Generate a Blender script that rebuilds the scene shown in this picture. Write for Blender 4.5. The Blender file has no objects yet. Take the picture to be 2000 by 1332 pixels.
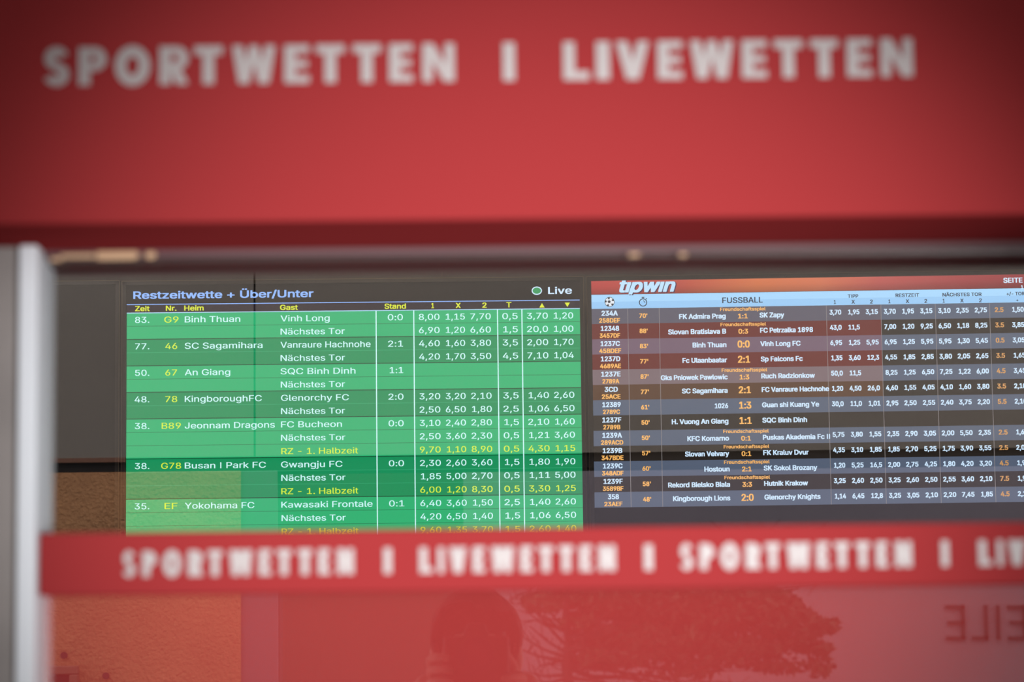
import bpy, bmesh, math, os, random
import numpy as np
from mathutils import Vector, Matrix, geometry
random.seed(7)
sc = bpy.context.scene
C = sc.collection

# ------------------------------------------------------------------ camera
FPX = 5300.0                       # focal length in pixels of the 2000 x 1332 frame
CAM = Vector((0.0, -2.232, 1.62))
Xc = Vector((1.0, 0.0105, -0.01442)).normalized()
Yc = Vector((-70.0, -614.0, -5300.0)).normalized()
Zc = Xc.cross(Yc).normalized()
R = Matrix((Xc, Yc, Zc))           # camera -> world
cam_data = bpy.data.cameras.new('camera_view')
cam = bpy.data.objects.new('camera_view', cam_data)
C.objects.link(cam)
cam.matrix_world = Matrix.Translation(CAM) @ R.to_4x4()
cam_data.sensor_width = 36.0
cam_data.lens = FPX * 36.0 / 2000.0
cam_data.clip_start = 0.01
cam_data.clip_end = 300
cam_data.dof.use_dof = True
cam_data.dof.focus_distance = 7.9
cam_data.dof.aperture_fstop = 7.2
sc.camera = cam

# ------------------------------------------------------------------ light
w = bpy.data.worlds.new('overcast_sky')
sc.world = w
w.use_nodes = True
w.node_tree.nodes['Background'].inputs['Color'].default_value = (0.93, 0.96, 1.0, 1)
w.node_tree.nodes['Background'].inputs['Strength'].default_value = 1.95

def spot(name, loc, target, power, half_deg, radius, color=(1, 1, 1)):
    d = bpy.data.lights.new(name, 'SPOT')
    d.energy = power; d.spot_size = math.radians(2 * half_deg); d.spot_blend = 1.0
    d.shadow_soft_size = radius; d.color = color
    o = bpy.data.objects.new(name, d); C.objects.link(o)
    o.location = loc
    o.rotation_euler = (Vector(target) - Vector(loc)).to_track_quat('-Z', 'Y').to_euler()
    return o
d = bpy.data.lights.new('added_room_fill', 'POINT'); d.energy = 14; d.color = (1, 0.78, 0.5); d.shadow_soft_size = 0.08  # added fill inside the shop for cable, wall and bezel edges; no known fixture
added_room_fill = bpy.data.objects.new('added_room_fill', d); C.objects.link(added_room_fill); added_room_fill.location = (-0.25, 4.5, 3.15)
spot('added_vignette_spot', (1.5, -4.6, 0.98), (0.024, 0.0, 1.803), 1953, 6.1, 0.06, (1, 0.97, 0.96))  # added spot without a fixture; its soft cone imitates lens vignetting

sc.view_settings.view_transform = 'Standard'
sc.view_settings.look = 'None'
sc.view_settings.exposure = 0.0
sc.view_settings.gamma = 1.0
sc.view_settings.use_curve_mapping = False

# ------------------------------------------------------------------ helpers
def ray(px, py):
    return R @ Vector((px - 1000.0, -(py - 666.0), -FPX))
def P(px, py, Y):                  # where the ray through a pixel of the photograph meets the plane y = Y
    d = ray(px, py)
    return CAM + d * ((Y - CAM.y) / d.y)
def V(px, py, D):                  # a thing seen mirrored in the pane: its real place, in front of the shop
    p = P(px, py, D + CAM.y)
    return Vector((p.x, -p.y, p.z))

def mat(name, col, rough=0.6, metal=0.0, emit=None, noise=None, bump=None, spec=0.5):
    m = bpy.data.materials.new(name); m.use_nodes = True
    nt = m.node_tree; b = nt.nodes['Principled BSDF']
    b.inputs['Base Color'].default_value = (*col, 1)
    b.inputs['Roughness'].default_value = rough
    b.inputs['Metallic'].default_value = metal
    b.inputs['Specular IOR Level'].default_value = spec
    if emit is not None:
        b.inputs['Emission Color'].default_value = (*emit, 1)
        b.inputs['Emission Strength'].default_value = 1.0
    if noise or bump:
        tc = nt.nodes.new('ShaderNodeTexCoord')
        if noise:
            n = nt.nodes.new('ShaderNodeTexNoise'); n.inputs['Scale'].default_value = noise[0]; n.inputs['Detail'].default_value = 6
            r = nt.nodes.new('ShaderNodeValToRGB')
            k = noise[1]
            r.color_ramp.elements[0].position = 0.3; r.color_ramp.elements[1].position = 0.7
            r.color_ramp.elements[0].color = (*[c * (1 - k) for c in col], 1)
            r.color_ramp.elements[1].color = (*[min(1, c * (1 + k)) for c in col], 1)
            nt.links.new(tc.outputs['Object'], n.inputs['Vector'])
            nt.links.new(n.outputs['Fac'], r.inputs['Fac']); nt.links.new(r.outputs['Color'], b.inputs['Base Color'])
        if bump:
            n2 = nt.nodes.new('ShaderNodeTexNoise'); n2.inputs['Scale'].default_value = bump[0]; n2.inputs['Detail'].default_value = 4
            bp = nt.nodes.new('ShaderNodeBump'); bp.inputs['Strength'].default_value = bump[1]; bp.inputs['Distance'].default_value = bump[2]
            nt.links.new(tc.outputs['Object'], n2.inputs['Vector'])
            nt.links.new(n2.outputs['Fac'], bp.inputs['Height']); nt.links.new(bp.outputs['Normal'], b.inputs['Normal'])
    return m

def glow(name, col, strength=1.0):  # a lit picture element of a screen
    m = bpy.data.materials.new(name); m.use_nodes = True
    nt = m.node_tree; nt.nodes.clear()
    e = nt.nodes.new('ShaderNodeEmission'); o = nt.nodes.new('ShaderNodeOutputMaterial')
    e.inputs['Color'].default_value = (*col, 1); e.inputs['Strength'].default_value = strength
    nt.links.new(e.outputs[0], o.inputs[0])
    return m

class MB:
    """collects shapes, then links them as one mesh object"""
    def __init__(s): s.v = []; s.f = []; s.mi = []; s.mats = []; s.smooth = False
    def m(s, mt):
        if mt not in s.mats: s.mats.append(mt)
        return s.mats.index(mt)
    def add(s, vs, fs, mt):
        k = len(s.v); i = s.m(mt)
        s.v += [tuple(v) for v in vs]
        for f in fs: s.f.append([k + a for a in f]); s.mi.append(i)
    def box(s, a, b, mt):
        x0, y0, z0 = a; x1, y1, z1 = b
        s.add([(x0,y0,z0),(x1,y0,z0),(x1,y1,z0),(x0,y1,z0),(x0,y0,z1),(x1,y0,z1),(x1,y1,z1),(x0,y1,z1)],
              [(0,3,2,1),(4,5,6,7),(0,1,5,4),(1,2,6,5),(2,3,7,6),(3,0,4,7)], mt)
    def prism(s, pts, y0, y1, mt):  # outline in x,z pushed from y0 (front) to y1
        n = len(pts)
        vs = [(x, y0, z) for x, z in pts] + [(x, y1, z) for x, z in pts]
        fs = [tuple(range(n)), tuple(range(2*n-1, n-1, -1))]
        for i in range(n):
            j = (i + 1) % n; fs.append((i, i + n, j + n, j))
        s.add(vs, fs, mt)
    def quad(s, x0, z0, x1, z1, y, mt):
        s.add([(x0,y,z0),(x1,y,z0),(x1,y,z1),(x0,y,z1)], [(0,1,2,3)], mt)
    def tube(s, pts, radii, mt, n=8):
        pts = [Vector(p) for p in pts]; rings = []
        for i, p in enumerate(pts):
            d = (pts[min(i+1, len(pts)-1)] - pts[max(i-1, 0)]).normalized()
            a = d.cross(Vector((0.3, 0.9, 0.2))).normalized(); b = d.cross(a)
            r = radii[i] if hasattr(radii, '__len__') else radii
            rings.append([p + (a*math.cos(t) + b*math.sin(t))*r for t in [2*math.pi*k/n for k in range(n)]])
        vs = [v for r in rings for v in r]; fs = []
        for i in range(len(pts)-1):
            for k in range(n):
                fs.append((i*n+k, i*n+(k+1)%n, (i+1)*n+(k+1)%n, (i+1)*n+k))
        fs.append(tuple(range(n-1, -1, -1))); fs.append(tuple(range((len(pts)-1)*n, len(pts)*n)))
        s.add(vs, fs, mt)
    def ring(s, cx, cz, rx, rz, t, y, mt, a0=0, a1=2*math.pi, n=36):
        vs = []; fs = []
        for i in range(n+1):
            a = a0 + (a1-a0)*i/n
            vs += [(cx+rx*math.cos(a), y, cz+rz*math.sin(a)), (cx+(rx-t)*math.cos(a), y, cz+(rz-t)*math.sin(a))]
        for i in range(n): fs.append((2*i, 2*i+1, 2*i+3, 2*i+2))
        s.add(vs, fs, mt)
    def disc(s, cx, cz, rx, rz, y, mt, n=32, a=0):
        s.add([(cx+rx*math.cos(a+2*math.pi*i/n), y, cz+rz*math.sin(a+2*math.pi*i/n)) for i in range(n)], [tuple(range(n))], mt)
    def cyl(s, p, q, r, mt, n=24): s.tube([p, q], r, mt, n)
    def build(s, name, parent=None, bevel=0, smooth=False):
        me = bpy.data.meshes.new(name); me.from_pydata(s.v, [], s.f)
        for mt in s.mats: me.materials.append(mt)
        me.polygons.foreach_set('material_index', s.mi)
        if smooth: me.polygons.foreach_set('use_smooth', [True]*len(s.f))
        me.update()
        o = bpy.data.objects.new(name, me); C.objects.link(o)
        if parent is not None: o.parent = parent
        if bevel:
            bm = bmesh.new(); bm.from_mesh(me); bmesh.ops.recalc_face_normals(bm, faces=bm.faces); bm.to_mesh(me); bm.free()
            b = o.modifiers.new('edge', 'BEVEL'); b.width = bevel; b.segments = 3
        return o

def tag(o, label=None, cat=None, group=None, kind=None):
    if label: o['label'] = label
    if cat: o['category'] = cat
    if group: o['group'] = group
    if kind: o['kind'] = kind
    return o
def empty(name, loc, rz=0.0):
    o = bpy.data.objects.new(name, None); C.objects.link(o)
    o.empty_display_size = 0.1
    o.location = loc; o.rotation_euler = (0, 0, rz)
    o['kind'] = 'thing'
    return o
def struct(name, mb, label=None, bevel=0):
    o = mb.build(name, bevel=bevel); o['kind'] = 'structure'
    if label: o['label'] = label; o['category'] = name.split('_')[0]
    return o

# ------------------------------------------------------------------ materials
M = {}
M['red'] = mat('red_lacquer', (0.262, 0.028, 0.030), 0.5, spec=0.0)
M['letter_white'] = mat('white_vinyl', (0.37, 0.335, 0.335), 0.5)
M['film'] = mat('red_film', (0.39, 0.046, 0.044), 0.6, spec=0.0)
M['post'] = mat('white_aluminium', (0.60, 0.635, 0.68), 0.45, 0.0)
M['grey_wall'] = mat('grey_plaster', (0.22, 0.20, 0.192), 0.8, noise=(18, 0.08))
M['rail'] = mat('pinkish_grey_rail', (0.075, 0.026, 0.031), 0.6)
M['rail_dark'] = mat('brown_rail', (0.035, 0.022, 0.020), 0.7)
M['residue'] = mat('tan_sealant', (0.42, 0.27, 0.16), 0.8)
M['room_wall'] = mat('interior_grey', (0.10, 0.092, 0.088), 0.9, noise=(3, 0.06))
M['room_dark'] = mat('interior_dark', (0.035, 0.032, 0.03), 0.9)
M['bezel'] = mat('charcoal_plastic', (0.035, 0.03, 0.026), 0.5)
M['bezel_edge'] = mat('bronze_edge', (0.25, 0.19, 0.13), 0.4, 0.3)
M['panel'] = mat('black_screen', (0.006, 0.006, 0.006), 0.35, spec=0.2)
M['case'] = mat('black_case', (0.02, 0.02, 0.02), 0.6)
M['brass'] = mat('brass_cable', (0.75, 0.45, 0.16), 0.35, 0.6)
M['pave'] = mat('paving', (0.17, 0.165, 0.16), 0.9, noise=(2.5, 0.15))
M['clad'] = mat('taupe_cladding', (0.335, 0.272, 0.225), 0.75, noise=(0.6, 0.05))
M['clad_dark'] = mat('shadow_gap', (0.035, 0.027, 0.027), 0.9)
M['clad_trim'] = mat('brown_trim', (0.30, 0.13, 0.08), 0.7)
M['orange'] = mat('orange_plaster', (0.74, 0.34, 0.15), 0.9, noise=(3.0, 0.12), bump=(80, 1.0, 0.015))
M['pillar'] = mat('mauve_pillar', (0.22, 0.17, 0.20), 0.8)
M['pale'] = mat('pale_render', (0.25, 0.20, 0.222), 0.9, noise=(0.3, 0.06))
M['side_wall'] = mat('dull_brown_render', (0.25, 0.19, 0.17), 0.9, noise=(1.5, 0.06))
M['sign_dark'] = mat('dark_letter', (0.05, 0.03, 0.03), 0.6)
M['skyblocker'] = mat('skyblocker_grey', (0.20, 0.19, 0.18), 0.9)  # for the added slab that blocks skylight
M['bark'] = mat('bark', (0.05, 0.04, 0.035), 0.95, bump=(30, 0.6, 0.02))
M['leaf'] = mat('leaf', (0.03, 0.045, 0.02), 0.8, noise=(2, 0.4))
M['skin'] = mat('skin', (0.62, 0.40, 0.31), 0.55)
M['hair'] = mat('hair', (0.03, 0.022, 0.018), 0.7, bump=(90, 0.8, 0.01))
M['jacket'] = mat('dark_jacket', (0.03, 0.032, 0.04), 0.85, bump=(60, 0.4, 0.005))
M['trousers'] = mat('dark_trousers', (0.04, 0.045, 0.06), 0.85)
M['shoe'] = mat('shoe', (0.03, 0.03, 0.03), 0.5)
M['eye'] = mat('eye_white', (0.7, 0.7, 0.68), 0.3)
M['lip'] = mat('lip', (0.5, 0.2, 0.17), 0.5)
M['cam_black'] = mat('camera_body', (0.02, 0.02, 0.02), 0.45)
M['lens_glass'] = mat('lens_glass', (0.02, 0.02, 0.05), 0.05)
M['box_dark'] = mat('box_inside', (0.06, 0.04, 0.045), 0.8)
M['box_frame'] = mat('box_frame', (0.32, 0.16, 0.10), 0.7)

g = bpy.data.materials.new('window_glass'); g.use_nodes = True
nt = g.node_tree; nt.nodes.clear()
out = nt.nodes.new('ShaderNodeOutputMaterial'); mx = nt.nodes.new('ShaderNodeMixShader')
fr = nt.nodes.new('ShaderNodeValue'); fr.outputs[0].default_value = 0.17      # coated pane: share mirrored by each face
tr = nt.nodes.new('ShaderNodeBsdfTransparent'); gl = nt.nodes.new('ShaderNodeBsdfGlossy'); gl.inputs['Roughness'].default_value = 0.0
nt.links.new(fr.outputs[0], mx.inputs[0]); nt.links.new(tr.outputs[0], mx.inputs[1]); nt.links.new(gl.outputs[0], mx.inputs[2])
nt.links.new(mx.outputs[0], out.inputs[0])
M['glass'] = g

# ------------------------------------------------------------------ shopfront
FY = -0.148                                   # front of the fascia
HZ = P(1000, 428, FY).z                       # its lower edge
X_R = 1.0                                     # where the pane ends beyond the frame
px0 = P(35, 700, -0.042).x; px1 = P(72, 700, -0.042).x
mb = MB(); mb.box((px0, -0.042, 0.0), (px1, 0.05, HZ), M['post'])
struct('trim_1', mb, 'white aluminium window post beside the grey wall', bevel=0.002)
mb = MB(); mb.box((X_R, -0.042, 0.0), (X_R + 0.05, 0.05, HZ), M['post']); struct('trim_2', mb, bevel=0.002)
mb = MB(); mb.box((-2.5, -0.030, 0.0), (px0, 0.15, HZ), M['grey_wall'])
mb.box((X_R + 0.05, -0.030, 0.0), (3.0, 0.15, HZ), M['grey_wall'])
mb.box((px1, -0.02, 0.0), (X_R, 0.05, 0.45), M['grey_wall'])
mb.box((-2.5, 0.0, HZ), (3.0, 0.15, 4.2), M['grey_wall'])
struct('wall_front', mb, 'brownish grey shop wall beyond the white post')

# letters -------------------------------------------------------------
def bar(p, q, t, horiz=False):                # slanted bar with level ends
    (x0, z0), (x1, z1) = p, q
    return [(x0 - t/2, z0), (x0 + t/2, z0), (x1 + t/2, z1), (x1 - t/2, z1)]
def arc_strip(cx, cz, rx, rz, t, a0, a1, n=18):
    o = []; i = []
    for k in range(n + 1):
        a = math.radians(a0 + (a1 - a0) * k / n)
        o.append((cx + rx*math.cos(a), cz + rz*math.sin(a))); i.append((cx + (rx-t)*math.cos(a), cz + (rz-t)*math.sin(a)))
    return [[o[k], o[k+1], i[k+1], i[k]] for k in range(n)]
def glyph(ch, a, s=0.29, h=0.225):
    rc = lambda x0, z0, x1, z1: [(x0, z0), (x1, z0), (x1, z1), (x0, z1)]
    if ch == 'I': return [rc(0, 0, a, 1)]
    if ch == 'L': return [rc(0, 0, s, 1), rc(0, 0, a, h)]
    if ch == 'T': return [rc(0, 1 - h, a, 1), rc(a/2 - s/2, 0, a/2 + s/2, 1)]
    if ch == 'E': return [rc(0, 0, s, 1), rc(0, 0, a, h*.9), rc(0, 1 - h*.9, a, 1), rc(0, .5 - h*.42, a*.93, .5 + h*.42)]
    if ch == 'N': return [rc(0, 0, s*.85, 1), rc(a - s*.85, 0, a, 1), [(a - s*.95, 0), (a, 0), (s*.95, 1), (0, 1)]]
    if ch == 'V': return [[(a/2 - s*.55, 0), (a/2 + s*.45, 0), (s*1.0, 1), (0, 1)], [(a/2 - s*.45, 0), (a/2 + s*.55, 0), (a, 1), (a - s*1.0, 1)]]
    if ch == 'W':
        b = s*.92; q = a*.27
        return [[(q - b*.5, 0), (q + b*.5, 0), (b, 1), (0, 1)], [(q - b*.5, 0), (q + b*.5, 0), (a/2 + b*.4, 1), (a/2 - b*.4, 1)],
                [(a - q - b*.5, 0), (a - q + b*.5, 0), (a/2 + b*.4, 1), (a/2 - b*.4, 1)], [(a - q - b*.5, 0), (a - q + b*.5, 0), (a, 1), (a - b, 1)]]
    if ch == 'O': return arc_strip(a/2, .5, a/2, .53, s*.98, 0, 360, 40)
    if ch in 'PR':
        r = .31
        o = [rc(0, 0, s, 1), rc(0, 1 - h*.9, a - r, 1), rc(0, 1 - 2*r, a - r, 1 - 2*r + h*.9)] + arc_strip(a - r, 1 - r, r, r, s*.85, -90, 90)
        if ch == 'R': o.append([(a - s*1.05, 0), (a, 0), (a*.55 + s*.4, .45), (a*.55 - s*.6, .45)])
        return o
    if ch == 'S':
        rx = a/2; t = h*1.05
        return (arc_strip(rx, .72, rx*.94, .30, t, 20, 270) + arc_strip(rx, .28 + .01, rx, .30, t, -160, 90))
    return []
def put_letter(ch, x0, x1, zb, cap, y, parent):
    a = (x1 - x0) / cap
    mb = MB()
    for kp, pts in enumerate(glyph(ch, a)):
        ar = sum(pts[i][0]*pts[(i+1) % len(pts)][1] - pts[(i+1) % len(pts)][0]*pts[i][1] for i in range(len(pts)))
        if ar < 0: pts = pts[::-1]
        mb.prism([(x0 + p[0]*cap, zb + p[1]*cap) for p in pts], y - 0.0012 - 0.00001*kp, y, M['letter_white'])
    o = mb.build('letter', parent)
    o['label'] = 'white letter %s on red' % ch
    return o

fas = empty('fascia_sign', (0, 0, HZ))
tag(fas, 'large red fascia sign with widely spaced white lettering above the slot of clear glass', 'sign')
inv = Vector((0, 0, -HZ))
mb = MB(); mb.box((-1.2, FY, 0), (1.5, 0.0, 0.62), M['red']); mb.build('panel', fas, bevel=0.003)
TOP = [('S',82,139),('P',150,212),('O',221,297),('R',308,372),('T',376,439),('W',450,542),('E',552,608),('T',614,677),('T',686,748),('E',757,810),('N',822,892),
       ('I',979,1010),('L',1097,1155),('I',1161,1195),('V',1200,1272),('E',1281,1337),('W',1345,1437),('E',1446,1502),('T',1509,1572),('T',1580,1641),('E',1651,1707),('N',1717,1787)]
for ch, a, b in TOP:
    yb = 168 - (a - 82) * (168 - 149.5) / 1680.0
    p0 = P(a + 4, yb, FY); p1 = P(b - 4, yb, FY); cap = P(a, yb - 74, FY).z - P(a, yb, FY).z
    put_letter(ch, p0.x, p1.x, p0.z - HZ, cap, FY, fas)

BY = -0.026
zt = P(1000, 1031, BY).z; zb_ = P(1000, 1152, BY).z
band = empty('sign_strip', (0, 0, zb_))
tag(band, 'narrow red strip with a row of small white lettering under the slot of clear glass', 'sign')
bx0 = P(76, 1100, BY).x
mb = MB(); mb.box((max(bx0, px1 + 0.0005), BY, 0), (X_R - 0.001, -0.002, zt - zb_), M['red']); mb.build('panel', band, bevel=0.0015)
def spread(word, xa, xb, spans):
    s0 = spans[0][1]; s1 = spans[-1][2]
    return [(c, xa + (a - s0)*(xb - xa)/(s1 - s0), xa + (b - s0)*(xb - xa)/(s1 - s0)) for c, a, b in spans]
SPO = TOP[:11]; LIV = TOP[12:]
for word, xa, xb, n in ((SPO,236,695,11),([('I',0,1)],746,769,1),(LIV,816,1206,10),([('I',0,1)],1255,1279,1),(SPO,1325,1785,11),([('I',0,1)],1835,1857,1),(LIV,1908,2298,10)):
    for ch, a, b in spread('', xa, xb, word):
        yb = 1127 - (a - 240) * 20.0 / 1540.0
        p0 = P(a + 4, yb, BY); p1 = P(b - 4, yb, BY); cap = P(a, yb - 50, BY).z - P(a, yb, BY).z
        put_letter(ch, p0.x, p1.x, p0.z - zb_, cap, BY, band)

# window ----------------------------------------------------------------
win = bpy.data.objects.new('window_1', None); C.objects.link(win); win['kind'] = 'structure'
win['label'] = 'shop window pane mirroring the street, red film over its lower half'; win['category'] = 'window'
mb = MB(); mb.box((px1, 0.0, 0.45), (X_R, 0.006, HZ), M['glass']); mb.build('glass_pane', win)
mb = MB(); mb.box((px1, 0.0075, 0.45), (X_R, 0.0085, P(1000, 1100, 0).z), M['film']); mb.build('red_film', win)
rz0 = P(1000, 496, -0.006).z
mb = MB(); mb.box((px1, -0.010, rz0), (X_R, -0.0005, HZ), M['rail']); mb.build('top_rail', win, bevel=0.001)
mb = MB(); mb.box((px1, 0.010, P(1000, 513, 0.02).z), (X_R, 0.05, HZ), M['rail_dark']); mb.build('inner_rail', win)
mb = MB()
for a, b, y0, y1 in ((98,122,503,511),(118,186,496,505),(186,272,491,508),(284,306,492,506),(1228,1250,495,501),(1326,1342,495,501)):
    p = P(a, y1, -0.0115); q = P(b, y0, -0.0115); r_ = (q.z - p.z)/2
    pts = [(p.x, p.z + r_*.6), (p.x + r_*.8, p.z), (q.x - r_, p.z + r_*.1), (q.x, p.z + r_), (q.x - r_*.7, q.z), (p.x + r_*.5, q.z)]
    mb.prism(pts, -0.0125, -0.010, M['residue'])
o = mb.build('sealant_residue', win); o['label'] = 'tan sealant residue'

# ------------------------------------------------------------------ shop interior
YS = 5.268                                     # plane of the screens
YW = YS + 0.16
mb = MB(); mb.box((-4.2, YW, 0), (4.6, YW + 0.1, 3.3), M['room_wall']); struct('wall_back', mb, 'brownish grey wall behind the screens')
mb = MB(); mb.box((-4.3, 0.15, 0), (-4.2, YW, 3.3), M['room_dark']); struct('wall_left', mb)
mb = MB(); mb.box((4.6, 0.15, 0), (4.7, YW, 3.3), M['room_dark']); struct('wall_right', mb)
mb = MB(); mb.box((-4.2, 0.15, -0.1), (4.6, YW, 0.0), M['room_dark']); struct('floor', mb)
mb = MB(); mb.box((-4.2, 0.15, 3.3), (4.6, YW, 3.4), M['room_dark']); struct('ceiling', mb)
cp = P(863, 540, YW - 0.02); ct = P(862.7, 527, YW - 0.02)
cab = empty('hanging_cable', (cp.x, cp.y, cp.z)); tag(cab, 'thin gold cable hanging against the wall above the green screen', 'cable')
mb = MB(); mb.tube([(0,0,0.0),(0.0004,0,(ct.z-cp.z)*.5),(0,0,ct.z-cp.z)], 0.0009, M['bezel_edge'], 6); mb.build('cable_end', cab)
mb = MB(); mb.tube([(0,0,ct.z-cp.z),(0,0,3.3-cp.z)], 0.0016, M['brass'], 6); mb.build('cable_run', cab)

# ---- text
FONT = None
try:
    FONT = bpy.data.fonts.load(os.path.join(bpy.utils.system_resource('DATAFILES'), 'fonts', 'Inter.woff2'))
except Exception:
    FONT = None
JOBS = []
H0c = bpy.data.curves.new('cap_gauge', 'FONT'); H0c.body = 'H'; H0c.size = 1.0
if FONT: H0c.font = FONT
H0 = bpy.data.objects.new('cap_gauge', H0c); C.objects.link(H0)
class Screen:
    def __init__(s, name, ox, yaw, zbase):
        s.root = empty(name, (ox, YS, zbase), yaw)
        s.M = Matrix.Translation((ox, YS, zbase)) @ Matrix.Rotation(yaw, 4, 'Z'); s.I = s.M.inverted()
        s.n = s.M.to_3x3() @ Vector((0, 1, 0))
    def uv(s, px, py):
        d = ray(px, py); o = s.M.translation
        p = CAM + d * ((o - CAM).dot(s.n) / d.dot(s.n))
        q = s.I @ p
        return q.x, q.z
    def text(s, mb, body, x0, x1, yb, cap, mt, bold=0.0, xref=None, z=None, shear=0.0, y=-0.003, align=None):
        """BODY from pixel x0 to x1 on the baseline yb; bold = extra stroke in cap heights"""
        u0, w0 = s.uv(x0, yb if xref is None else xref); u1, _ = s.uv(x1, yb if xref is None else xref)
        _, wb = s.uv((x0 + x1)/2, yb); _, wt = s.uv((x0 + x1)/2, yb - cap)
        if z is not None: wb, wt = z, z + (wt - wb)
        cu = bpy.data.curves.new('lettering', 'FONT')
        if FONT: cu.font = FONT
        cu.fill_mode = 'NONE'; cu.body = body.replace('I', '|'); cu.size = 1.0; cu.resolution_u = 3; cu.shear = shear
        o = bpy.data.objects.new('lettering', cu); C.objects.link(o)
        JOBS.append((o, mb, u0, u1, wb, wt - wb, mt, bold, y))
def fill_outline(me):
    """fills letter outlines by winding number, so overlapping strokes of a letter stay whole"""
    pts = [Vector((v.co.x, v.co.y)) for v in me.vertices]
    nb = {}
    for e in me.edges:
        a, b = e.vertices; nb.setdefault(a, []).append(b); nb.setdefault(b, []).append(a)
    seen = set(); loops = []
    for a in range(len(pts)):
        if a in seen or a not in nb: continue
        lp = [a]; seen.add(a); c = a + 1 if a + 1 in nb[a] else nb[a][0]
        while c not in seen:
            lp.append(c); seen.add(c)
            c = next((q for q in nb[c] if q not in seen), a)
        loops.append(lp)
    edges = [(lp[i], lp[(i+1) % len(lp)]) for lp in loops for i in range(len(lp))]
    if not edges: return [], []
    ov, oe, of, *_ = geometry.delaunay_2d_cdt(pts, edges, [], 0, 1e-5)
    A = np.array([pts[a] for a, b in edges]); B = np.array([pts[b] for a, b in edges])
    V2 = np.array(ov); T = np.array([f[:3] for f in of]); Cn = V2[T].mean(1)
    py_ = Cn[:, 1:2]; px_ = Cn[:, 0:1]
    up = (A[:, 1] <= py_) & (B[:, 1] > py_); dn = (A[:, 1] > py_) & (B[:, 1] <= py_)
    sd = (B[:, 0] - A[:, 0])*(py_ - A[:, 1]) - (px_ - A[:, 0])*(B[:, 1] - A[:, 1])
    wn = (up & (sd > 0)).sum(1) - (dn & (sd < 0)).sum(1)
    return [Vector((v[0], v[1], 0)) for v in ov], [tuple(f) for f, w_ in zip(of, wn) if w_ != 0]
def run_text():
    bpy.context.view_layer.update()
    dg = bpy.context.evaluated_depsgraph_get()
    hm = H0.evaluated_get(dg).to_mesh(); cap_h = max(v.co.y for v in hm.vertices); H0.evaluated_get(dg).to_mesh_clear()
    for o, mb, u0, u1, wb, cap, mt, bold, y in JOBS:
        me = o.evaluated_get(dg).to_mesh()
        vs, fs = fill_outline(me)
        for v in vs:                           # a plain capital I is a bar between baseline and cap height
            if '|' in o.data.body:
                if v.y > cap_h*1.12: v.y = cap_h
                elif v.y < -0.03: v.y = 0.0
            if 'ı' in o.data.body: v.y = max(v.y, -cap_h*0.16)
        o.evaluated_get(dg).to_mesh_clear()
        if not vs: continue
        xa = min(v.x for v in vs); xb = max(v.x for v in vs)
        CAPH = cap_h
        sz = cap / CAPH; d = bold * cap / 2
        sx = (u1 - u0 - 2*d) / max(1e-6, xb - xa)
        offs = [(0, 0)] if bold == 0 else ([(-d, 0), (0, 0), (d, 0)] if bold < 0.07 else [(-d, -d*.5), (d, -d*.5), (-d, d*.5), (d, d*.5), (0, 0)])
        for k, (dx, dz) in enumerate(offs):
            mb.add([(u0 + d + (v.x - xa)*sx + dx, y - 0.00005*k, wb + v.y*sz + dz) for v in vs], fs, mt)
    bpy.data.objects.remove(H0); bpy.data.curves.remove(H0c)
    for o in {j[0] for j in JOBS}:
        c = o.data; bpy.data.objects.remove(o); bpy.data.curves.remove(c)

E = {}
for k, c in dict(white=(0.62,0.95,0.96), yellow=(0.66,0.86,0.05), head_yellow=(0.72,0.80,0.03), title=(0.27,0.48,1.0), live=(0.62,0.80,1.0),
                 line=(0.42,0.66,0.90), green_light=(0.020,0.43,0.165), green_dark=(0.006,0.27,0.098), green_line=(0.012,0.20,0.075), green_lit_line=(0.03,0.36,0.16), green_gap=(0.004,0.05,0.02),
                 header=(0.022,0.014,0.024), live_green=(0.02,0.30,0.10),
                 rwhite=(0.62,0.80,1.0), orange=(0.95,0.48,0.12), orange_dim=(0.62,0.31,0.10), rule=(0.26,0.235,0.235),
                 blue_hi=(0.37,0.66,0.95), blue_lo=(0.30,0.57,0.88), ink=(0.015,0.03,0.07), row_grey=(0.085,0.11,0.165), row_black=(0.020,0.015,0.011),
                 row_red=(0.125,0.014,0.012), row_mauve=(0.16,0.10,0.145), row_warm=(0.185,0.13,0.145), row_brown=(0.085,0.036,0.016), row_first=(0.095,0.09,0.125),
                 logo=(0.50,0.74,0.95), logo_shade=(0.06,0.02,0.09), ball=(0.75,0.80,0.86), ball_black=(0.02,0.025,0.04)).items():
    E[k] = glow('screen_' + k, c, 1.0 if k in ('ink', 'row_black', 'header', 'logo_shade', 'ball_black') else 1.4)

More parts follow.
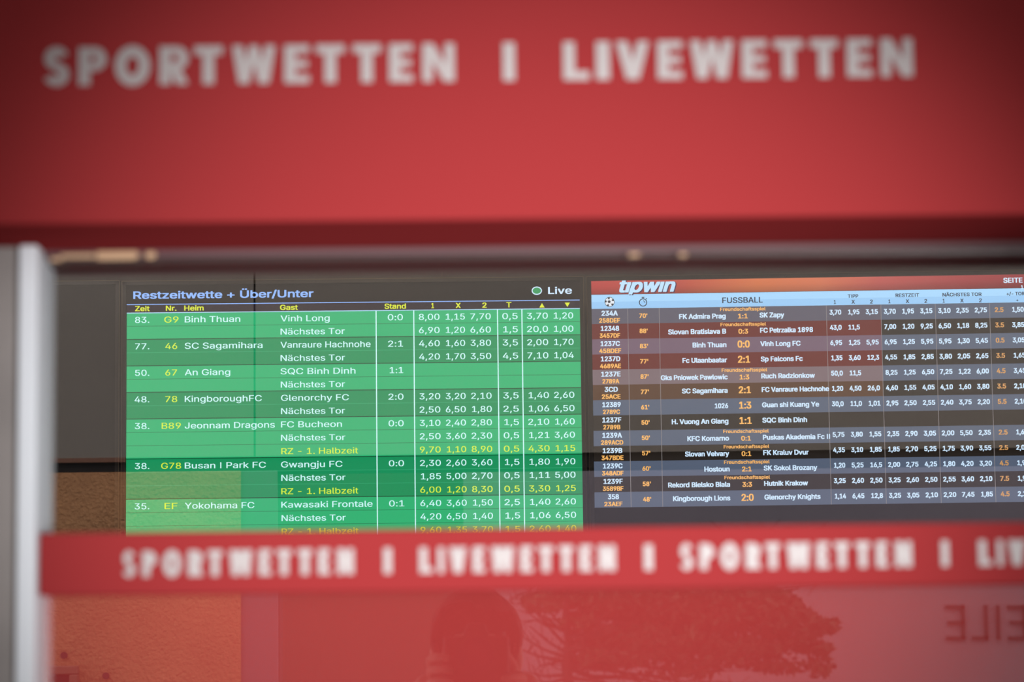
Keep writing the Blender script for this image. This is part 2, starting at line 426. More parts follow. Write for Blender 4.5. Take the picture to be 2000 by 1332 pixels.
# ---- shared case of a screen: bezel frame, black panel, case behind it
def shell(S, ul, ur, wt, wb, bz):
    mb = MB()
    mb.box((ul, 0.004, wb), (ur, 0.055, wt), M['case']); mb.build('case', S.root)
    mb = MB()
    for a in ((ul, wt - bz, ur, wt), (ul, wb, ur, wb + bz), (ul, wb, ul + bz, wt), (ur - bz, wb, ur, wt)):
        mb.box((a[0], -0.010, a[1]), (a[2], 0.004, a[3]), M['bezel'])
    bo = mb.build('bezel', S.root)
    mb = MB(); e = 0.0016
    mb.box((ul, -0.0115, wt - e), (ur, -0.010, wt), M['bezel_edge']); mb.box((ul, -0.0115, wb), (ul + e, -0.010, wt), M['bezel_edge'])
    mb.box((ur - e, -0.0115, wb), (ur, -0.010, wt), M['bezel_edge'])
    mb.build('edge_strip', bo)
    mb = MB(); mb.box((ul + bz, -0.0005, wb + bz), (ur - bz, 0.004, wt - bz), M['panel']); mb.build('panel', S.root)
    mb = MB(); mb.box(((ul+ur)/2 - 0.2, 0.055, (wt+wb)/2 - 0.15), ((ul+ur)/2 + 0.2, YW - YS - (0.035 if S.root.rotation_euler.z else 0.001), (wt+wb)/2 + 0.15), M['case']); mb.build('wall_bracket', S.root)

# ---- screen that is switched off
zb0 = P(690, 1062, YS).z
S0 = Screen('blank_display', P(-218, 800, YS).x, 0, zb0)
tag(S0.root, 'switched-off dark screen beside the white window post', 'screen')
shell(S0, S0.uv(-672, 800)[0], S0.uv(233.5, 800)[0], S0.uv(160, 549)[1], 0.0, 0.0115)

# ---- green odds table
S1 = Screen('betting_display', P(690, 800, YS).x, 0, zb0)
tag(S1.root, 'large lit screen showing a green table of betting odds', 'screen')
shell(S1, S1.uv(237.5, 800)[0], S1.uv(1143.5, 800)[0], S1.uv(690, 545)[1], 0.0, 0.0115)
uL = S1.uv(247, 800)[0]; uR = S1.uv(1136.5, 800)[0]
w_top = S1.uv(247, 612.3)[1]; pitch = (w_top - S1.uv(247, 976)[1]) / 14.0
pw = S1.uv(0, 0)[1] - S1.uv(0, 1)[1]           # one pixel in metres on this screen
mb = MB(); th = MB()
w_h1 = S1.uv(247, 596)[1]
mb.quad(uL, w_top, uR, w_h1, -0.0015, E['header']); mb.quad(uL, w_h1, uR, w_h1 + 1.5*pw, -0.002, E['title']); mb.quad(uL, w_top - .2*pw, uR, w_top + 1.3*pw, -0.002, E['line'])
hb = mb.build('column_header', S1.root)
for t, a, b, yb in (('Zeit',264,292.5,607.7),('Nr.',324,345,607),('Heim',360,398,606.6),('Gast',547,582,605.3),('Stand',751,793,603),('1',842.5,848,602),('X',890,900,601.6),('2',942,950.5,601),('T',989,999,600.3)):
    S1.text(th, t, a, b, yb, 9.6, E['head_yellow'], 0.10)
for cx, cy, up in ((1058.5, 596.5, 1), (1108, 595.5, -1)):
    u, wz = S1.uv(cx, cy); r = 5*pw; hh = 4.2*pw*up
    th.add([(u - r*up, -0.003, wz - hh), (u + r*up, -0.003, wz - hh), (u, -0.003, wz + hh)], [(0, 1, 2)], E['head_yellow'])
tt = MB(); S1.text(tt, 'Restzeitwette + Über/Unter', 260.5, 612.5, 582, 13.8, E['title'], 0.11); S1.text(tt, 'Live', 1070.5, 1117, 574, 13.2, E['live'], 0.09)
lv = MB(); u, wz = S1.uv(1048.4, 568); lv.disc(u, wz, 8.2*pw, 6.4*pw, -0.0025, E['live_green']); lv.ring(u, wz, 9.8*pw, 8*pw, 2.0*pw, -0.003, E['live'])
lv.build('live_indicator', S1.root)
def X1(px): return S1.uv(px, 620)[0]
COLS = dict(h1=(818,858.5), h2=(869,908), h3=(918.5,958.5), t=(981,1011), o=(1029,1070), u=(1080,1119.5))
N3 = 'Nächstes Tor'; RZ = 'RZ - 1. Halbzeit'
LEFT = [
 ('83.',264,292,'G9',321,349,'Binh Thuan',361,469.5,'0:0',[('Vinh Long',548,644,'8,00 1,15 7,70 0,5 3,70 1,20'),(N3,548,673.5,'6,90 1,20 6,60 1,5 20,0 1,00')]),
 ('77.',264,292,'46',323,346.5,'SC Sagamihara',361,513,'2:1',[('Vanraure Hachnohe',548,724,'4,60 1,60 3,80 3,5 2,00 1,70'),(N3,548,674,'4,20 1,70 3,50 4,5 7,10 1,04')]),
 ('50.',264,292,'67',323,346,'An Giang',361,450,'1:1',[('SQC Binh Dinh',548,694.5,''),(N3,548.5,674,'')]),
 ('48.',263,292,'78',323,346.5,'KingboroughFC',361,511.5,'2:0',[('Glenorchy FC',549,681.5,'3,20 3,20 2,10 3,5 1,40 2,60'),(N3,549,674,'2,50 6,50 1,80 2,5 1,06 6,50')]),
 ('38.',263.5,292,'B89',316,353.5,'Jeonnam Dragons',361,537,'0:0',[('FC Bucheon',549,668,'3,10 2,40 2,80 1,5 2,10 1,60'),(N3,549,674.5,'2,50 3,60 2,30 0,5 1,21 3,60'),(RZ,549.5,699.5,'9,70 1,10 8,90 0,5 4,30 1,15')]),
 ('38.',263.5,292,'G78',315,354,'Busan I Park FC',361,519.5,'0:0',[('Gwangju FC',549,669,'2,30 2,60 3,60 1,5 1,80 1,90'),(N3,549.5,675,'1,85 5,00 2,70 0,5 1,11 5,00'),(RZ,549.5,700,'6,00 1,20 8,30 0,5 3,30 1,25')]),
 ('35.',263,292,'EF',321.5,347,'Yokohama FC',361,497,'0:1',[('Kawasaki Frontale',549.5,728,'6,40 3,60 1,50 2,5 1,40 2,60'),(N3,550,675.5,'4,20 6,50 1,40 1,5 1,06 6,50'),(RZ,550,700.5,'9,60 1,35 3,70 1,5 2,60 1,40')]),
]
pend = []
i = 0
z_first = S1.uv(277, 630.8)[1]                 # first baseline
for gi, (tm, ta, tb, nr, na, nb, hm, ha, hb2, st, subs) in enumerate(LEFT):
    bg = E['green_light'] if gi % 2 == 0 else E['green_dark']
    mb = MB(); cells = []
    def tx(name):
        c = MB(); cells.append((name, c)); return c
    for k, (away, aa, ab, odds) in enumerate(subs):
        z1 = w_top - pitch*i; z0 = z1 - pitch; zb = z_first - pitch*i; yy = 620 + 26*i
        last = k == len(subs) - 1
        mb.quad(uL, z0, uR, z1, -0.001, bg)
        mb.quad(uL, z0, uR, z0 + (1.5 if last else 1.0)*pw, -0.0014, E['green_gap'] if last else (E['green_line'] if gi % 2 == 0 else E['green_lit_line']))
        col = E['yellow'] if away == RZ else E['white']
        if k == 0:
            S1.text(tx('match_time'), tm, ta, tb, yy, 11.7, E['white'], 0.045, z=zb)
            S1.text(tx('match_number'), nr, na, nb, yy, 11.7, E['yellow'], 0.045, z=zb)
            S1.text(tx('team_name'), hm, ha, hb2, yy, 11.7, E['white'], 0.045, z=zb)
            S1.text(tx('score'), st, 757.5 + (3 if st == '1:1' else 0), 787, yy, 11.7, E['white'], 0.045, z=zb, xref=620)
        S1.text(tx('team_name' if k == 0 else 'bet_type'), away, aa, ab, yy, 11.7, col, 0.045, z=zb)
        for key, val in zip(('h1','h2','h3','t','o','u'), odds.split()):
            a, b = COLS[key]
            if val[0] == '1': a += 1.5
            S1.text(tx('odds'), val, a, b, yy, 11.7, col, 0.045, z=zb, xref=620)
        i += 1
    ro = mb.build('match_row', S1.root)
    for nm, c in cells: pend.append((ro, c, nm))
wend = w_top - pitch*i
for x in (734.6, 808.2, 971.8, 1019.4):
    mb = MB(); u = X1(x) ; mb.quad(u - 1.0*pw, wend, u + 1.0*pw, w_top, -0.002, E['white']); mb.build('column_line', S1.root)

# ---- right screen, turned a little towards the window
p_ = P(1148, 800, YS)
yaw2 = -math.radians(2.3)
S2 = Screen('betting_display', p_.x, yaw2, zb0 + 0.012)
tag(S2.root, 'large lit screen with orange banner and grey table of football matches', 'screen')
u2L = S2.uv(1158.5, 800)[0]; u2R = S2.uv(2052, 800)[0]
w2t = S2.uv(1157, 603.5)[1]; p2 = (w2t - S2.uv(1163, 991.6)[1]) / 13.0
pw2 = S2.uv(1500, 700)[1] - S2.uv(1500, 701)[1]
wB1 = S2.uv(1155, 547.8)[1]; wB0 = S2.uv(1155, 575.5)[1]
shell(S2, S2.uv(1149, 800)[0], u2R + 0.0125, S2.uv(1160, 540.5)[1], 0.0, 0.0125)
# banner with its printed colour run
m = bpy.data.materials.new('screen_banner'); m.use_nodes = True; nt = m.node_tree; nt.nodes.clear()
at = nt.nodes.new('ShaderNodeAttribute'); at.attribute_name = 'tone'; em = nt.nodes.new('ShaderNodeEmission'); o = nt.nodes.new('ShaderNodeOutputMaterial')
em.inputs['Strength'].default_value = 1.35; nt.links.new(at.outputs['Color'], em.inputs[0]); nt.links.new(em.outputs[0], o.inputs[0])
stops = [(1155,(0.50,0.055,0.05)),(1330,(0.50,0.075,0.05)),(1480,(0.66,0.17,0.06)),(1600,(0.66,0.17,0.08)),(1720,(0.50,0.09,0.08)),(1880,(0.36,0.045,0.05)),(2052,(0.26,0.02,0.03))]
vs = []; cols = []; fs = []
for k, (x, c) in enumerate(stops):
    u = S2.uv(x, 580)[0] if 0 < k < len(stops) - 1 else (u2L if k == 0 else u2R)
    for wz, f in ((wB0, 0.55), (wB0 + (wB1 - wB0)*.55, 0.9), (wB1, 1.0)):
        vs.append((u, -0.001, wz)); cols.append((c[0]*f, c[1]*f, c[2]*f, 1))
for k in range(len(stops) - 1):
    for j in range(2): fs.append((3*k+j, 3*k+3+j, 3*k+4+j, 3*k+1+j))
mb = MB(); mb.add(vs, fs, m); bn = mb.build('banner', S2.root)
ca = bn.data.color_attributes.new('tone', 'FLOAT_COLOR', 'POINT')
for k, c in enumerate(cols): ca.data[k].color = c
lg = MB()
LOGO = 'tıpwın'
S2.text(lg, LOGO, 1210.5, 1321.5, 571, 25.2, E['logo_shade'], 0.19, shear=0.28, y=-0.002)
S2.text(lg, LOGO, 1209.5, 1319.5, 570, 24.6, E['logo'], 0.145, shear=0.28, y=-0.004)
pgt = MB(); S2.text(pgt, 'SEITE', 1959.4, 1997, 552.2, 9.3, E['live'], 0.12); S2.text(pgt, '1', 1994, 1998, 564.5, 7, E['live'], 0.12)
mb = MB(); wm = (wB0 + w2t)/2 - 0.5*pw2
mb.quad(u2L, wm, u2R, wB0 - 0.5*pw2, -0.001, E['blue_hi']); mb.quad(u2L, w2t, u2R, wm, -0.001, E['blue_lo'])
h2 = mb.build('column_header', S2.root); ht = MB()
S2.text(ht, 'FUSSBALL', 1410.6, 1489.7, 591.6, 10.6, E['ink'], 0.07)
for t, a, b, yb, c in (('TIPP',1655.6,1676.4,581.7,6.4),('RESTZEIT',1749,1795,580,6.4),('NÄCHSTES TOR',1840.6,1917,578.6,6.4),('+/- TOR',1965.6,2001,577,6.4),
    ('1',1628.5,1632.5,593.6,7),('X',1663,1669.5,593.2,7),('2',1699,1704.5,592.8,7),('1',1735,1739,592.4,7),('X',1769,1775.5,592,7),('2',1805.3,1810.8,591.6,7),('1',1841,1845,591.2,7),('X',1875.3,1882,590.8,7),('2',1912,1917.5,590.4,7),('+',1984,1989,588.8,5)):
    S2.text(ht, t, a, b, yb, c, E['ink'], 0.10)
fb = MB(); u, wz = S2.uv(1190.5, 590); r = 9.6*pw2
fb.disc(u, wz, r, r, -0.003, E['ball']); fb.ring(u, wz, r, r, .9*pw2, -0.0034, E['ball_black'])
for k in range(5):
    a = math.radians(100 + 72*k); fb.disc(u + .78*r*math.cos(a), wz + .78*r*math.sin(a), .24*r, .24*r, -0.0036, E['ball_black'], 5, a)
    fb.add([(u + .3*r*math.cos(a) + dx, -0.0035, wz + .3*r*math.sin(a) + dz) for dx, dz in ((-.3*pw2,0),(.3*pw2,0))] + [(u + .7*r*math.cos(a) + dx, -0.0035, wz + .7*r*math.sin(a)) for dx in (.3*pw2,-.3*pw2)], [(0,1,2,3)], E['ball_black'])
fb.disc(u - .08*r, wz + .05*r, .32*r, .32*r, -0.0036, E['ball_black'], 5, math.pi/2)
fb.build('football_icon', S2.root)
sw = MB(); u, wz = S2.uv(1256, 591); r = 8*pw2
sw.ring(u, wz, r, r, 1.7*pw2, -0.003, E['ink'])
sw.quad(u - 2.6*pw2, wz + r + 1.2*pw2, u + 2.6*pw2, wz + r + 2.8*pw2, -0.003, E['ink']); sw.quad(u - .9*pw2, wz + r - .5*pw2, u + .9*pw2, wz + r + 2*pw2, -0.0032, E['ink'])
sw.add([(u + x*pw2, -0.0033, wz + z*pw2) for x, z in ((5.2,7.2),(7.0,5.6),(8.2,7),(6.5,8.6))], [(0,1,2,3)], E['ink'])
sw.add([(u + x*pw2, -0.0033, wz + z*pw2) for x, z in ((-.2,4.2),(1.4,4.0),(4.4,-.2),(3.2,-.6))], [(3,2,1,0)], E['ink'])
sw.build('stopwatch_icon', S2.root)
FR = 'Freundschaftsspiel'
RIGHT = [
 ('234A',16,"258DEF",20.5,"70'",'FK Admira Prag',1326.4,1417.5,'1:1','SK Zapy',1483.6,1531.8,1,'3,70 1,95 3,15 3,70 1,95 3,15 3,10 2,35 2,75 2.5 1,50'),
 ('12348',18,'3457DF',20,"88'",'Slovan Bratislava B',1305,1418.3,'0:3','FC Petrzalka 1898',1484.6,1588,1,'43,0 11,5 - 7,00 1,20 9,25 6,50 1,18 8,25 3.5 3,85'),
 ('1237C',19,'45BDEF',21.5,"83'",'Binh Thuan',1352.7,1419,'0:0','Vinh Long FC',1485,1563.7,0,'6,95 1,25 5,95 6,95 1,25 5,95 5,95 1,30 5,45 0.5 3,05'),
 ('1237D',19,'4689AE',20.5,"77'",'Fc Ulaanbaatar',1333,1420.3,'2:1','Sp Falcons Fc',1486,1568,0,'1,35 3,60 12,3 4,55 1,85 2,85 3,80 2,05 2,65 3.5 1,65'),
 ('1237E',19,'2789A',16.5,"87'",'Gks Pniowek Pawlowic',1290.7,1421.3,'1:3','Ruch Radzionkow',1487,1591.7,1,'50,0 11,5 - 8,25 1,25 6,50 7,25 1,22 6,00 4.5 3,45'),
 ('3CD',13,'25ACE',18.3,"77'",'SC Sagamihara',1332,1421.3,'2:1','FC Vanraure Hachnohe',1487.7,1619.5,0,'1,20 4,50 26,0 4,60 1,55 4,05 4,10 1,60 3,80 3.5 2,10'),
 ('12389',18,'2789C',16.7,"61'",'1026',1396,1422.2,'1:3','Guan shi Kuang Ye',1488.4,1600,0,'30,0 11,0 1,01 2,95 2,50 2,55 2,40 3,75 2,20 5.5 2,10'),
 ('1237F',18.6,'2789B',16.7,"50'",'H. Vuong An Giang',1312,1422.8,'1:1','SQC Binh Dinh',1489,1576.4,0,''),
 ('1239A',19.2,'289ACD',21.8,"50'",'KFC Komarno',1342.5,1424,'0:1','Puskas Akademia Fc II',1490,1621.3,1,'5,75 3,80 1,55 2,35 2,90 3,05 2,00 5,50 2,35 2.5 1,60'),
 ('1239B',19.2,'347BDE',21.5,"57'",'Slovan Velvary',1338,1424.2,'0:1','FK Kraluv Dvur',1490.7,1579.7,1,'4,35 3,10 1,85 1,85 2,70 5,25 1,75 3,90 3,55 2.5 2,00'),
 ('1239C',19.2,'348ADF',21,"60'",'Hostoun',1375.7,1425.2,'2:1','SK Sokol Brozany',1491.7,1596.3,1,'1,20 5,25 16,5 2,00 2,75 4,25 1,80 4,20 3,20 4.5 1,90'),
 ('1239F',18.8,'3589BF',20.2,"58'",'Rekord Bielsko Biala',1305,1426,'3:3','Hutnik Krakow',1492.5,1578.2,1,'3,25 2,60 2,50 3,25 2,60 2,50 2,55 3,60 2,10 7.5 1,90'),
 ('358',10.8,'23AEF',17.8,"48'",'Kingborough Lions',1314.5,1426.5,'2:0','Glenorchy Knights',1493,1602.7,0,'1,14 6,45 12,8 3,25 3,05 2,10 2,20 7,45 1,85 4.5 2,10'),
]
NC = [(1620,1643),(1655.2,1678.5),(1690.5,1714.5),(1726,1749.5),(1761,1785),(1797,1821),(1832,1856.5),(1867.5,1892),(1903.5,1927.5),(1942.7,1960),(1975.7,1999.5)]
uT = S2.uv(1720.5, 603)[0]
TONE = {0: 'row_first', 1: 'row_red', 2: 'row_mauve', 3: 'row_red', 4: 'row_warm', 5: 'row_brown'}
for k, (c1, w1, c2, w2, mn, hm, ha, hb2, scr, aw, aa, ab, fr_, odds) in enumerate(RIGHT):
    z1 = w2t - p2*k; z0 = z1 - p2
    mb = MB()
    base = E['row_grey'] if k % 2 == 0 else E['row_black']
    lt = E[TONE[k]] if k in TONE else base
    mb.quad(u2L, z0, uT, z1, -0.001, lt); mb.quad(uT, z0, u2R, z1, -0.001, base)
    row = mb.build('match_row', S2.root)
    yr = 603.5 + 29.8*k
    def tx(name):
        c = MB(); pend.append((row, c, name)); return c
    zz = lambda dy: z1 - dy*pw2
    dx = 0.0205*(yr - 603.5)
    T = lambda nm, t, a, b, dy, cap, mt, bo=0.13: S2.text(tx(nm), t, a, b, yr + dy, cap, mt, bo, z=zz(dy))
    cc = 1190.7 + 0.62*k
    T('match_number', c1, cc - w1, cc + w1, 13.7, 9.2, E['rwhite']); T('match_number', c2, cc - w2, cc + w2, 27.2, 8.2, E['orange'])
    cm = 1256.5 + 0.62*k; T('match_time', mn, cm - 8, cm + 8, 19.0, 8.2, E['orange'])
    T('team_name', hm, ha, hb2, 22.4 if fr_ else 19.0, 9.1, E['rwhite']); T('team_name', aw, aa, ab, 21.8 if fr_ else 18.4, 9.1, E['rwhite'])
    cs = 1451 + 0.77*k
    if fr_: T('score', scr, cs - 9.5, cs + 9.5, 23.0, 8.8, E['orange'], 0.11); T('match_note', FR, cs - 44.5, cs + 44.5, 8.0, 6.3, E['orange'], 0.09)
    else: T('score', scr, cs - 12, cs + 12, 20.3, 13.0, E['orange'], 0.11)
    oc = None
    for j, val in enumerate(odds.split()):
        if j % 3 == 0 or j == 10: oc = tx('odds')
        if val == '-': continue
        a, b = NC[j]
        if val[0] == '1': a += 1
        S2.text(oc, val, a, b, yr + 18.2, 9.0, E['orange_dim'] if j == 9 else E['rwhite'], 0.13, xref=612, z=zz(18.3))
w2e = w2t - p2*13
for x in (1226, 1287.3, 1614, 1720.5, 1826.8, 1932.8):
    u = S2.uv(x, 604)[0]; mb = MB(); mb.quad(u - .5*pw2, w2e, u + .5*pw2, w2t, -0.0013, E['rule']); mb.build('column_line', S2.root)
pend += [(hb, th, 'heading_text'), (S1.root, tt, 'title_text'), (bn, lg, 'logo'), (bn, pgt, 'page_text'), (h2, ht, 'heading_text')]
run_text()
for par, tx, nm in pend:
    if tx.v: tx.build(nm, par)

# ------------------------------------------------------------------ the street in front, seen mirrored in the pane
mb = MB(); mb.box((-14, -70, -0.1), (24, -0.0, 0.0), M['pave']); struct('pavement', mb, 'grey pavement in front of the shop')
mb = MB(); mb.box((-9, -5.2, 3.6), (10, 0.0, 3.75), M['skyblocker']); struct('skyblocker', mb, 'flat grey slab added out of view to keep skylight off the shopfront')  # added unseen slab, only there to block skylight from the shopfront

# opposite front: taupe cladding over an orange plastered wall
DO = 11.0
q = V(470, 1000, DO); YO = q.y
z_cl = V(930, 886, DO).z
xl = -6.0; xj = V(497, 700, DO).x
mb = MB()
xs = [xl, xj - 2.4, xj - 0.006]
for a, b in ((xl, xj - 2.4), (xj - 2.39, xj - 0.004), (xj + 0.004, xj + 4.8), (xj + 4.81, 9.0)):
    mb.box((a, YO - 0.05, z_cl), (b, YO, 11.0), M['clad'])
mb.box((xl, YO - 0.25, z_cl - 0.0), (9.0, YO - 0.05, 11.0), M['clad_dark'])
struct('wall_opposite', mb, 'taupe panelled upper wall across the street mirrored around the screens')
z_g0 = V(930, 914, DO).z
mb = MB(); mb.box((xl, YO - 0.25, z_g0), (9.0, YO - 0.02, z_cl), M['clad_dark']); struct('trim_3', mb, 'dark ledge under the mirrored taupe wall')
mb = MB(); mb.box((xl, YO - 0.02, z_cl - 0.018), (V(245, 900, DO).x, YO + 0.004, z_cl), M['clad_trim']); struct('trim_4', mb, 'brown edge strip above the mirrored orange wall')
x_o = V(470, 1000, DO).x; x_p = V(541, 1000, DO).x
mb = MB(); mb.box((xl, YO - 0.25, 0), (x_o, YO, z_g0), M['orange']); struct('wall_orange', mb, 'orange rough plaster wall mirrored in the glass')
mb = MB(); mb.box((x_o, YO - 0.25, 0), (x_p, YO - 0.01, z_g0), M['pillar']); mb.box((x_p, YO - 0.25, 0), (x_p + 0.003, YO - 0.06, z_g0), M['clad_dark']); struct('wall_pillar', mb, 'mauve grey pillar mirrored beside the orange wall')
xs_ = V(905, 1000, 14.0)
mb = MB(); mb.box((V(535, 1000, 14.0).x, xs_.y - 0.2, 0), (xs_.x, xs_.y, 3.4), M['side_wall']); struct('wall_side', mb, 'dull brown wall mirrored between the orange wall and the person')
# framed box on the orange wall
a = V(155, 1300, DO)
bx = empty('wall_box', (a.x - 0.2, YO, a.z - 0.34)); tag(bx, 'brown framed box fixed on the orange wall, in the low corner by the post', 'box')
mb = MB()
for r_ in ((-0.2,0,0.2,0.035),(-0.2,0.305,0.2,0.34),(-0.2,0.035,-0.165,0.305),(0.165,0.035,0.2,0.305)): mb.box((r_[0],0.0,r_[1]),(r_[2],0.05,r_[3]),M['box_frame'])
mb.build('frame', bx, bevel=0.006)
mb = MB(); mb.box((-0.165, 0.0, 0.035), (0.165, 0.02, 0.305), M['box_dark']); mb.build('back_panel', bx)
for x, y, lab in ((125,1280,'small dark wall plug above the brown framed box'),(207,1320,'small dark wall plug beside the brown framed box')):
    c = V(x, y, DO); mb = MB(); mb.cyl((0,-0.002,0), (0, 0.012, 0), 0.014, M['box_dark'], 12); o = mb.build('wall_plug'); o.location = (c.x, YO, c.z); tag(o, lab, 'plug', 'wall plugs on the orange wall')

# pale building far across with big letters
DF = 46.0
q0 = V(1885, 1249, DF); YF = q0.y
bl = empty('building', (6.0, YF, 0)); tag(bl, 'pale pinkish building with big dark letters, mirrored behind the tree', 'building')
mb = MB(); mb.box((-18, -3.0, 0), (18, 0, 7.5), M['pale']); mb.build('wall', bl)
def far_letter(ch, xa, xb):
    a = V(xb, 1249, DF); b = V(xa, 1249, DF); H = V(xa, 1182, DF).z - a.z; t = H*.10
    x0, x1 = sorted((a.x, b.x)); mb = MB()
    # seen from the shop the building's x runs right to left
    if ch == 'E': parts = [(x1 - t, 0, x1, H), (x0, 0, x1, t), (x0, H - t, x1, H), (x0 + .06*H, H*.5 - t/2, x1, H*.5 + t/2)]
    elif ch == 'L': parts = [(x1 - t, 0, x1, H), (x0, 0, x1, t)]
    else: parts = [(x0, 0, x0 + t, H)]
    for u0, z0, u1, z1 in parts: mb.box((u0 - 6.0, 0.0, a.z + z0), (u1 - 6.0, 0.06, a.z + z1), M['sign_dark'])
    mb.build('letter', bl)
far_letter('E', 1848, 1885); far_letter('L', 1899, 1930); far_letter('I', 1947, 1954); far_letter('E', 1969, 2006)

# tree
DT = 40.0
tp = V(1110, 1332, DT); s = DT / FPX
rr0 = random.Random(11)
tr_ = empty('tree', (tp.x, tp.y, 0)); tag(tr_, 'broad dark tree with bare lower branches, mirrored in the red pane', 'tree')
def tv(px, py, dy=0):
    v = V(px, py, DT); return Vector((v.x - tp.x, dy, v.z))
mb = MB()
mb.tube([(0.05,0,0),(0.02,0,.7),tv(1112,1345),tv(1106,1300),tv(1112,1255),tv(1104,1210,.1),tv(1108,1165,.1),tv(1100,1120,.1)],[.13,.10,.085,.08,.07,.06,.05,.03],M['bark'],8)
for x1, y1, y0 in ((1000,1262,1292),(1015,1240,1285),(1035,1222,1275),(1050,1195,1262),(1020,1312,1318),(1062,1170,1235),(1165,1180,1245),(1185,1215,1262),(1040,1330,1325),(1150,1160,1215)):
    a_ = tv(1108, y0); b_ = tv(x1, y1, rr0.uniform(-.5,.5)); m_ = (a_ + b_)/2 + Vector((0, 0, -.04))
    mb.tube([a_, m_, b_], [.03,.02,.009], M['bark'], 6)
    for q_ in range(3):
        f_ = a_.lerp(b_, rr0.uniform(.4,.95)); mb.tube([f_, f_ + Vector((rr0.uniform(-.2,.2), 0, rr0.uniform(.05,.25)))], [.011,.005], M['bark'], 5)
rr = random.Random(3)
for k in range(46):
    y0 = rr.uniform(1140, 1330); side = rr.choice((-1, 1, 1, 1))
    L = rr.uniform(40, 110) if side < 0 else rr.uniform(80, 500)
    a = tv(1106, y0); pts = [a]; x, y, d = 1106, y0, 0
    rise = rr.uniform(-.6, .35)
    for j in range(6):
        x += side*L/6; y += rise*L/6*rr.uniform(.3, 1.5)*(1.4 - j*.2) + rr.uniform(-6, 6); d += rr.uniform(-.25, .25)
        y = max(y, 1065)
        pts.append(tv(x, y, d))
    r0 = rr.uniform(.02, .045); mb.tube(pts, [r0*(1 - j/7.5) for j in range(7)], M['bark'], 6)
    for p in pts[2:]:
        for q_ in range(2):
            e = p + Vector((rr.uniform(-.35,.35), rr.uniform(-.3,.3), rr.uniform(-.3,.4)))
            mb.tube([p, (p+e)/2 + Vector((0,0,rr.uniform(-.05,.05))), e], [.012,.009,.005], M['bark'], 5)
mb.build('trunk', tr_)
lf = MB()
def clump(cx, cy, rx, ry, n):
    for _ in range(n):
        while True:
            a, b, c = rr.uniform(-1,1), rr.uniform(-1,1), rr.uniform(-1,1)
            if a*a + b*b + c*c < 1: break
        p = tv(cx + a*rx, cy + b*ry, c*0.9)
        d1 = Vector((rr.gauss(0,1), rr.gauss(0,1), rr.gauss(0,1))).normalized(); d2 = d1.cross(Vector((rr.gauss(0,1), rr.gauss(0,1), rr.gauss(0,1)))).normalized()
        l = rr.uniform(.05, .10); w_ = l*.45
        lf.add([p - d1*l, p + d2*w_, p + d1*l, p - d2*w_], [(0,1,2,3)], M['leaf'])
for c in ((1060,1175,45,24,220),(1180,1165,75,40,700),(1290,1170,110,55,1500),(1400,1180,110,60,1600),(1490,1195,80,55,1100),(1560,1225,50,40,500),(1610,1222,28,16,160),(1280,1250,130,28,800),(1420,1262,130,22,650),
          (1200,1100,150,60,1500),(1400,1100,150,60,1500),(1520,1300,60,18,140),(1600,1300,30,24,90),(1330,1315,80,14,150),(1130,1215,40,20,120),(1180,1290,60,20,120),(1590,1265,40,14,150),(1230,1280,110,22,420),(1400,1288,120,20,420),(1510,1262,70,18,260),(1300,1240,140,30,500)):
    clump(*c)
o = lf.build('foliage', tr_); o['kind'] = 'stuff'

# photographer -----------------------------------------------------------
per = empty('person', (0.0, -2.56, 0)); tag(per, 'person in dark jacket holding a camera to the face, mirrored beside the tree', 'person')
def skin_obj(name, verts, edges, radii, mt, parent, root=0, sub=2):
    me = bpy.data.meshes.new(name); me.from_pydata(verts, edges, []); me.materials.append(mt)
    o = bpy.data.objects.new(name, me); C.objects.link(o); o.parent = parent
    sk = o.modifiers.new('skin', 'SKIN'); sk.use_smooth_shade = True
    for i, r_ in enumerate(radii):
        v = me.skin_vertices[0].data[i]; v.radius = (r_, r_) if not hasattr(r_, '__len__') else r_; v.use_root = (i == root)
    o.modifiers.new('smooth', 'SUBSURF').levels = sub; o.modifiers['smooth'].render_levels = sub
    return o
# y + is towards the window; the head sits behind the camera body
zc = 1.62
bv = [(0,0,.93),(0,-.01,1.10),(0,-.02,1.27),(0,-.03,1.37),(0,0.0,1.45),(0,.01,1.53),(0,.015,zc-.01),(0,.01,zc+.045),
      (-.17,-.02,1.35),(-.25,.07,1.15),(-.10,.20,zc-.10),(-.065,.235,zc-.035),
      (.17,-.02,1.35),(.25,.07,1.15),(.10,.20,zc-.10),(.065,.235,zc-.035),
      (-.09,0,.85),(-.10,.02,.48),(-.11,-.02,.09),(-.12,.12,.035),(.09,0,.85),(.10,.02,.48),(.11,-.02,.09),(.12,.12,.035)]
be = [(0,1),(1,2),(2,3),(3,4),(4,5),(5,6),(6,7),(3,8),(8,9),(9,10),(10,11),(3,12),(12,13),(13,14),(14,15),(0,16),(16,17),(17,18),(18,19),(0,20),(20,21),(21,22),(22,23)]
br = [(.15,.11),(.14,.10),(.16,.11),(.12,.09),.052,.055,(.068,.085),(.066,.08),.06,.048,.032,.034,.06,.048,.032,.034,.085,.058,.042,.038,.085,.058,.042,.038]
body = skin_obj('body', bv, be, br, M['skin'], per)
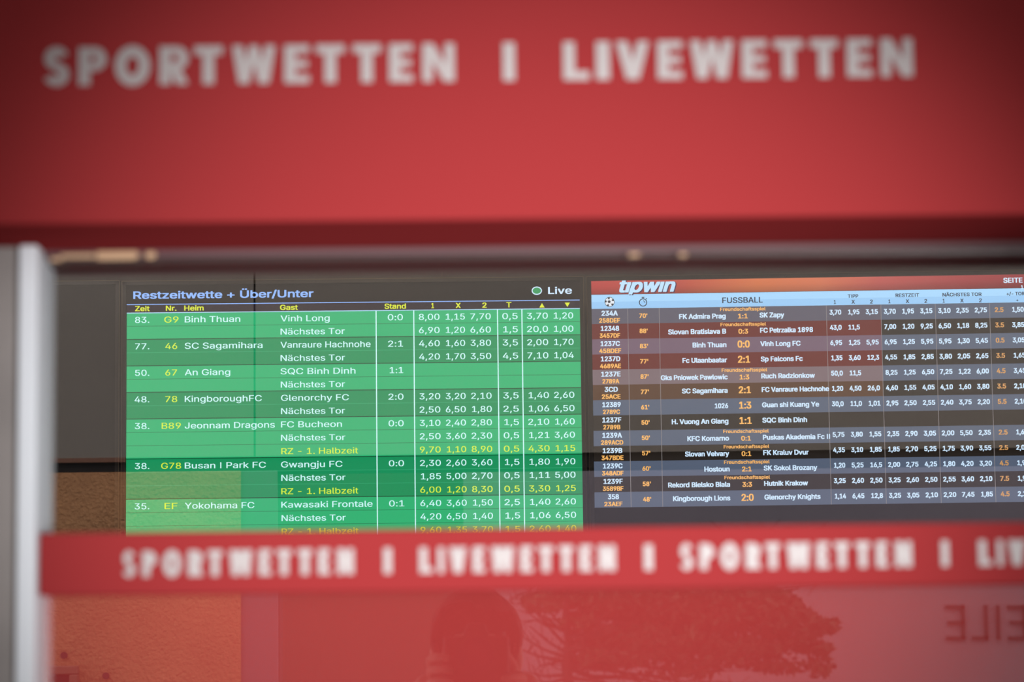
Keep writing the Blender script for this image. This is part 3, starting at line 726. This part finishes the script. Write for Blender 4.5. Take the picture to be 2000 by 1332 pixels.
# clothes follow the body
jk = [0,1,2,3,8,9,10,12,13,14]; mp = {a: i for i, a in enumerate(jk)}
skin_obj('jacket', [bv[i] for i in jk], [(mp[a], mp[b]) for a, b in be if a in mp and b in mp], [tuple(x*1.14 for x in br[i]) if hasattr(br[i], '__len__') else br[i]*1.25 for i in jk], M['jacket'], per)
tj = [0,16,17,18,20,21,22]; mp = {a: i for i, a in enumerate(tj)}
skin_obj('trousers', [bv[i] for i in tj], [(mp[a], mp[b]) for a, b in be if a in mp and b in mp], [tuple(x*1.08 for x in br[i]) if hasattr(br[i], '__len__') else br[i]*1.18 for i in tj], M['trousers'], per)
for s_ in (-1, 1):
    skin_obj('shoe', [(.11*s_,-.05,.045),(.115*s_,.04,.045),(.12*s_,.16,.04)], [(0,1),(1,2)], [.045,.05,.042], M['shoe'], per)
# hair cap, cut round the face
hm = bpy.data.meshes.new('hair'); bm = bmesh.new(); bmesh.ops.create_icosphere(bm, subdivisions=4, radius=1.0)
for v in bm.verts:
    c = v.co; k = 1 + .02*math.sin(14*c.x + 3*c.z)*math.cos(11*c.y)
    v.co = Vector((c.x*.082*k, c.y*.098*k - .012, c.z*.088*k + zc + .032))
bmesh.ops.delete(bm, geom=[v for v in bm.verts if v.co.y > .03 and v.co.z < zc + .092 - .25*abs(v.co.x + .03)], context='VERTS')
for f in bm.faces: f.smooth = True
bm.to_mesh(hm); bm.free(); hm.materials.append(M['hair'])
ho = bpy.data.objects.new('hair', hm); C.objects.link(ho); ho.parent = per
so = ho.modifiers.new('thick', 'SOLIDIFY'); so.thickness = .006
def ball(name, loc, r_, mt, sc_=(1,1,1)):
    me = bpy.data.meshes.new(name); bm = bmesh.new(); bmesh.ops.create_uvsphere(bm, u_segments=16, v_segments=10, radius=r_)
    for v in bm.verts: v.co = Vector((v.co.x*sc_[0] + loc[0], v.co.y*sc_[1] + loc[1], v.co.z*sc_[2] + loc[2]))
    for f in bm.faces: f.smooth = True
    bm.to_mesh(me); bm.free(); me.materials.append(mt)
    o = bpy.data.objects.new(name, me); C.objects.link(o); o.parent = per; return o
for s_ in (-1, 1):
    ball('eye', (.032*s_, .075, zc + .005), .0125, M['eye']); ball('ear', (.073*s_, .0, zc - .005), .026, M['skin'], (.35,.7,1.1))
ball('nose', (0, .092, zc - .022), .015, M['skin'], (.8,1.1,1.5)); ball('mouth', (0, .078, zc - .062), .02, M['lip'], (1.2,.4,.4))
# fingers round the camera
for s_ in (-1, 1):
    for k in range(4):
        zf = zc - .045 + .02*k - (.055 if s_ > 0 else .02); ln = (.030,.036,.038,.033)[k]
        skin_obj('finger', [(.068*s_,.238,zc-.05+.006*k),(.078*s_,.262,zf),(.062*s_,.285,zf+.003),((.062-ln*.7)*s_,.291,zf+.001)], [(0,1),(1,2),(2,3)], [.010,.0095,.0085,.0075], M['skin'], per, sub=1)
    skin_obj('thumb', [(.066*s_,.228,zc-.035),(.058*s_,.212,zc-.012),(.045*s_,.207,zc+.004)], [(0,1),(1,2)], [.011,.010,.009], M['skin'], per, sub=1)
pc = empty('camera', (0.0, -2.325, zc - 0.05)); tag(pc, 'black camera held to the face of the mirrored person', 'camera')
mb = MB(); mb.box((-.055,-.02,0),(.055,.028,.082),M['cam_black']); mb.prism([(-.024,.082),(.024,.082),(.014,.104),(-.014,.104)], -.02, .024, M['cam_black']); mb.build('body', pc, bevel=.005)
mb = MB(); mb.tube([(0,.028,.05),(0,.05,.05),(0,.052,.05),(0,.085,.05)],[.034,.034,.038,.038],M['cam_black'],28); mb.build('lens', pc, smooth=False)
mb = MB(); mb.tube([(0,.0845,.05),(0,.0862,.05)],[.031,.026],M['lens_glass'],28); mb.build('front_element', pc)
mb = MB(); mb.cyl((.04,.005,.082),(.04,.005,.089),.009,M['cam_black'],16); mb.build('shutter_button', pc)
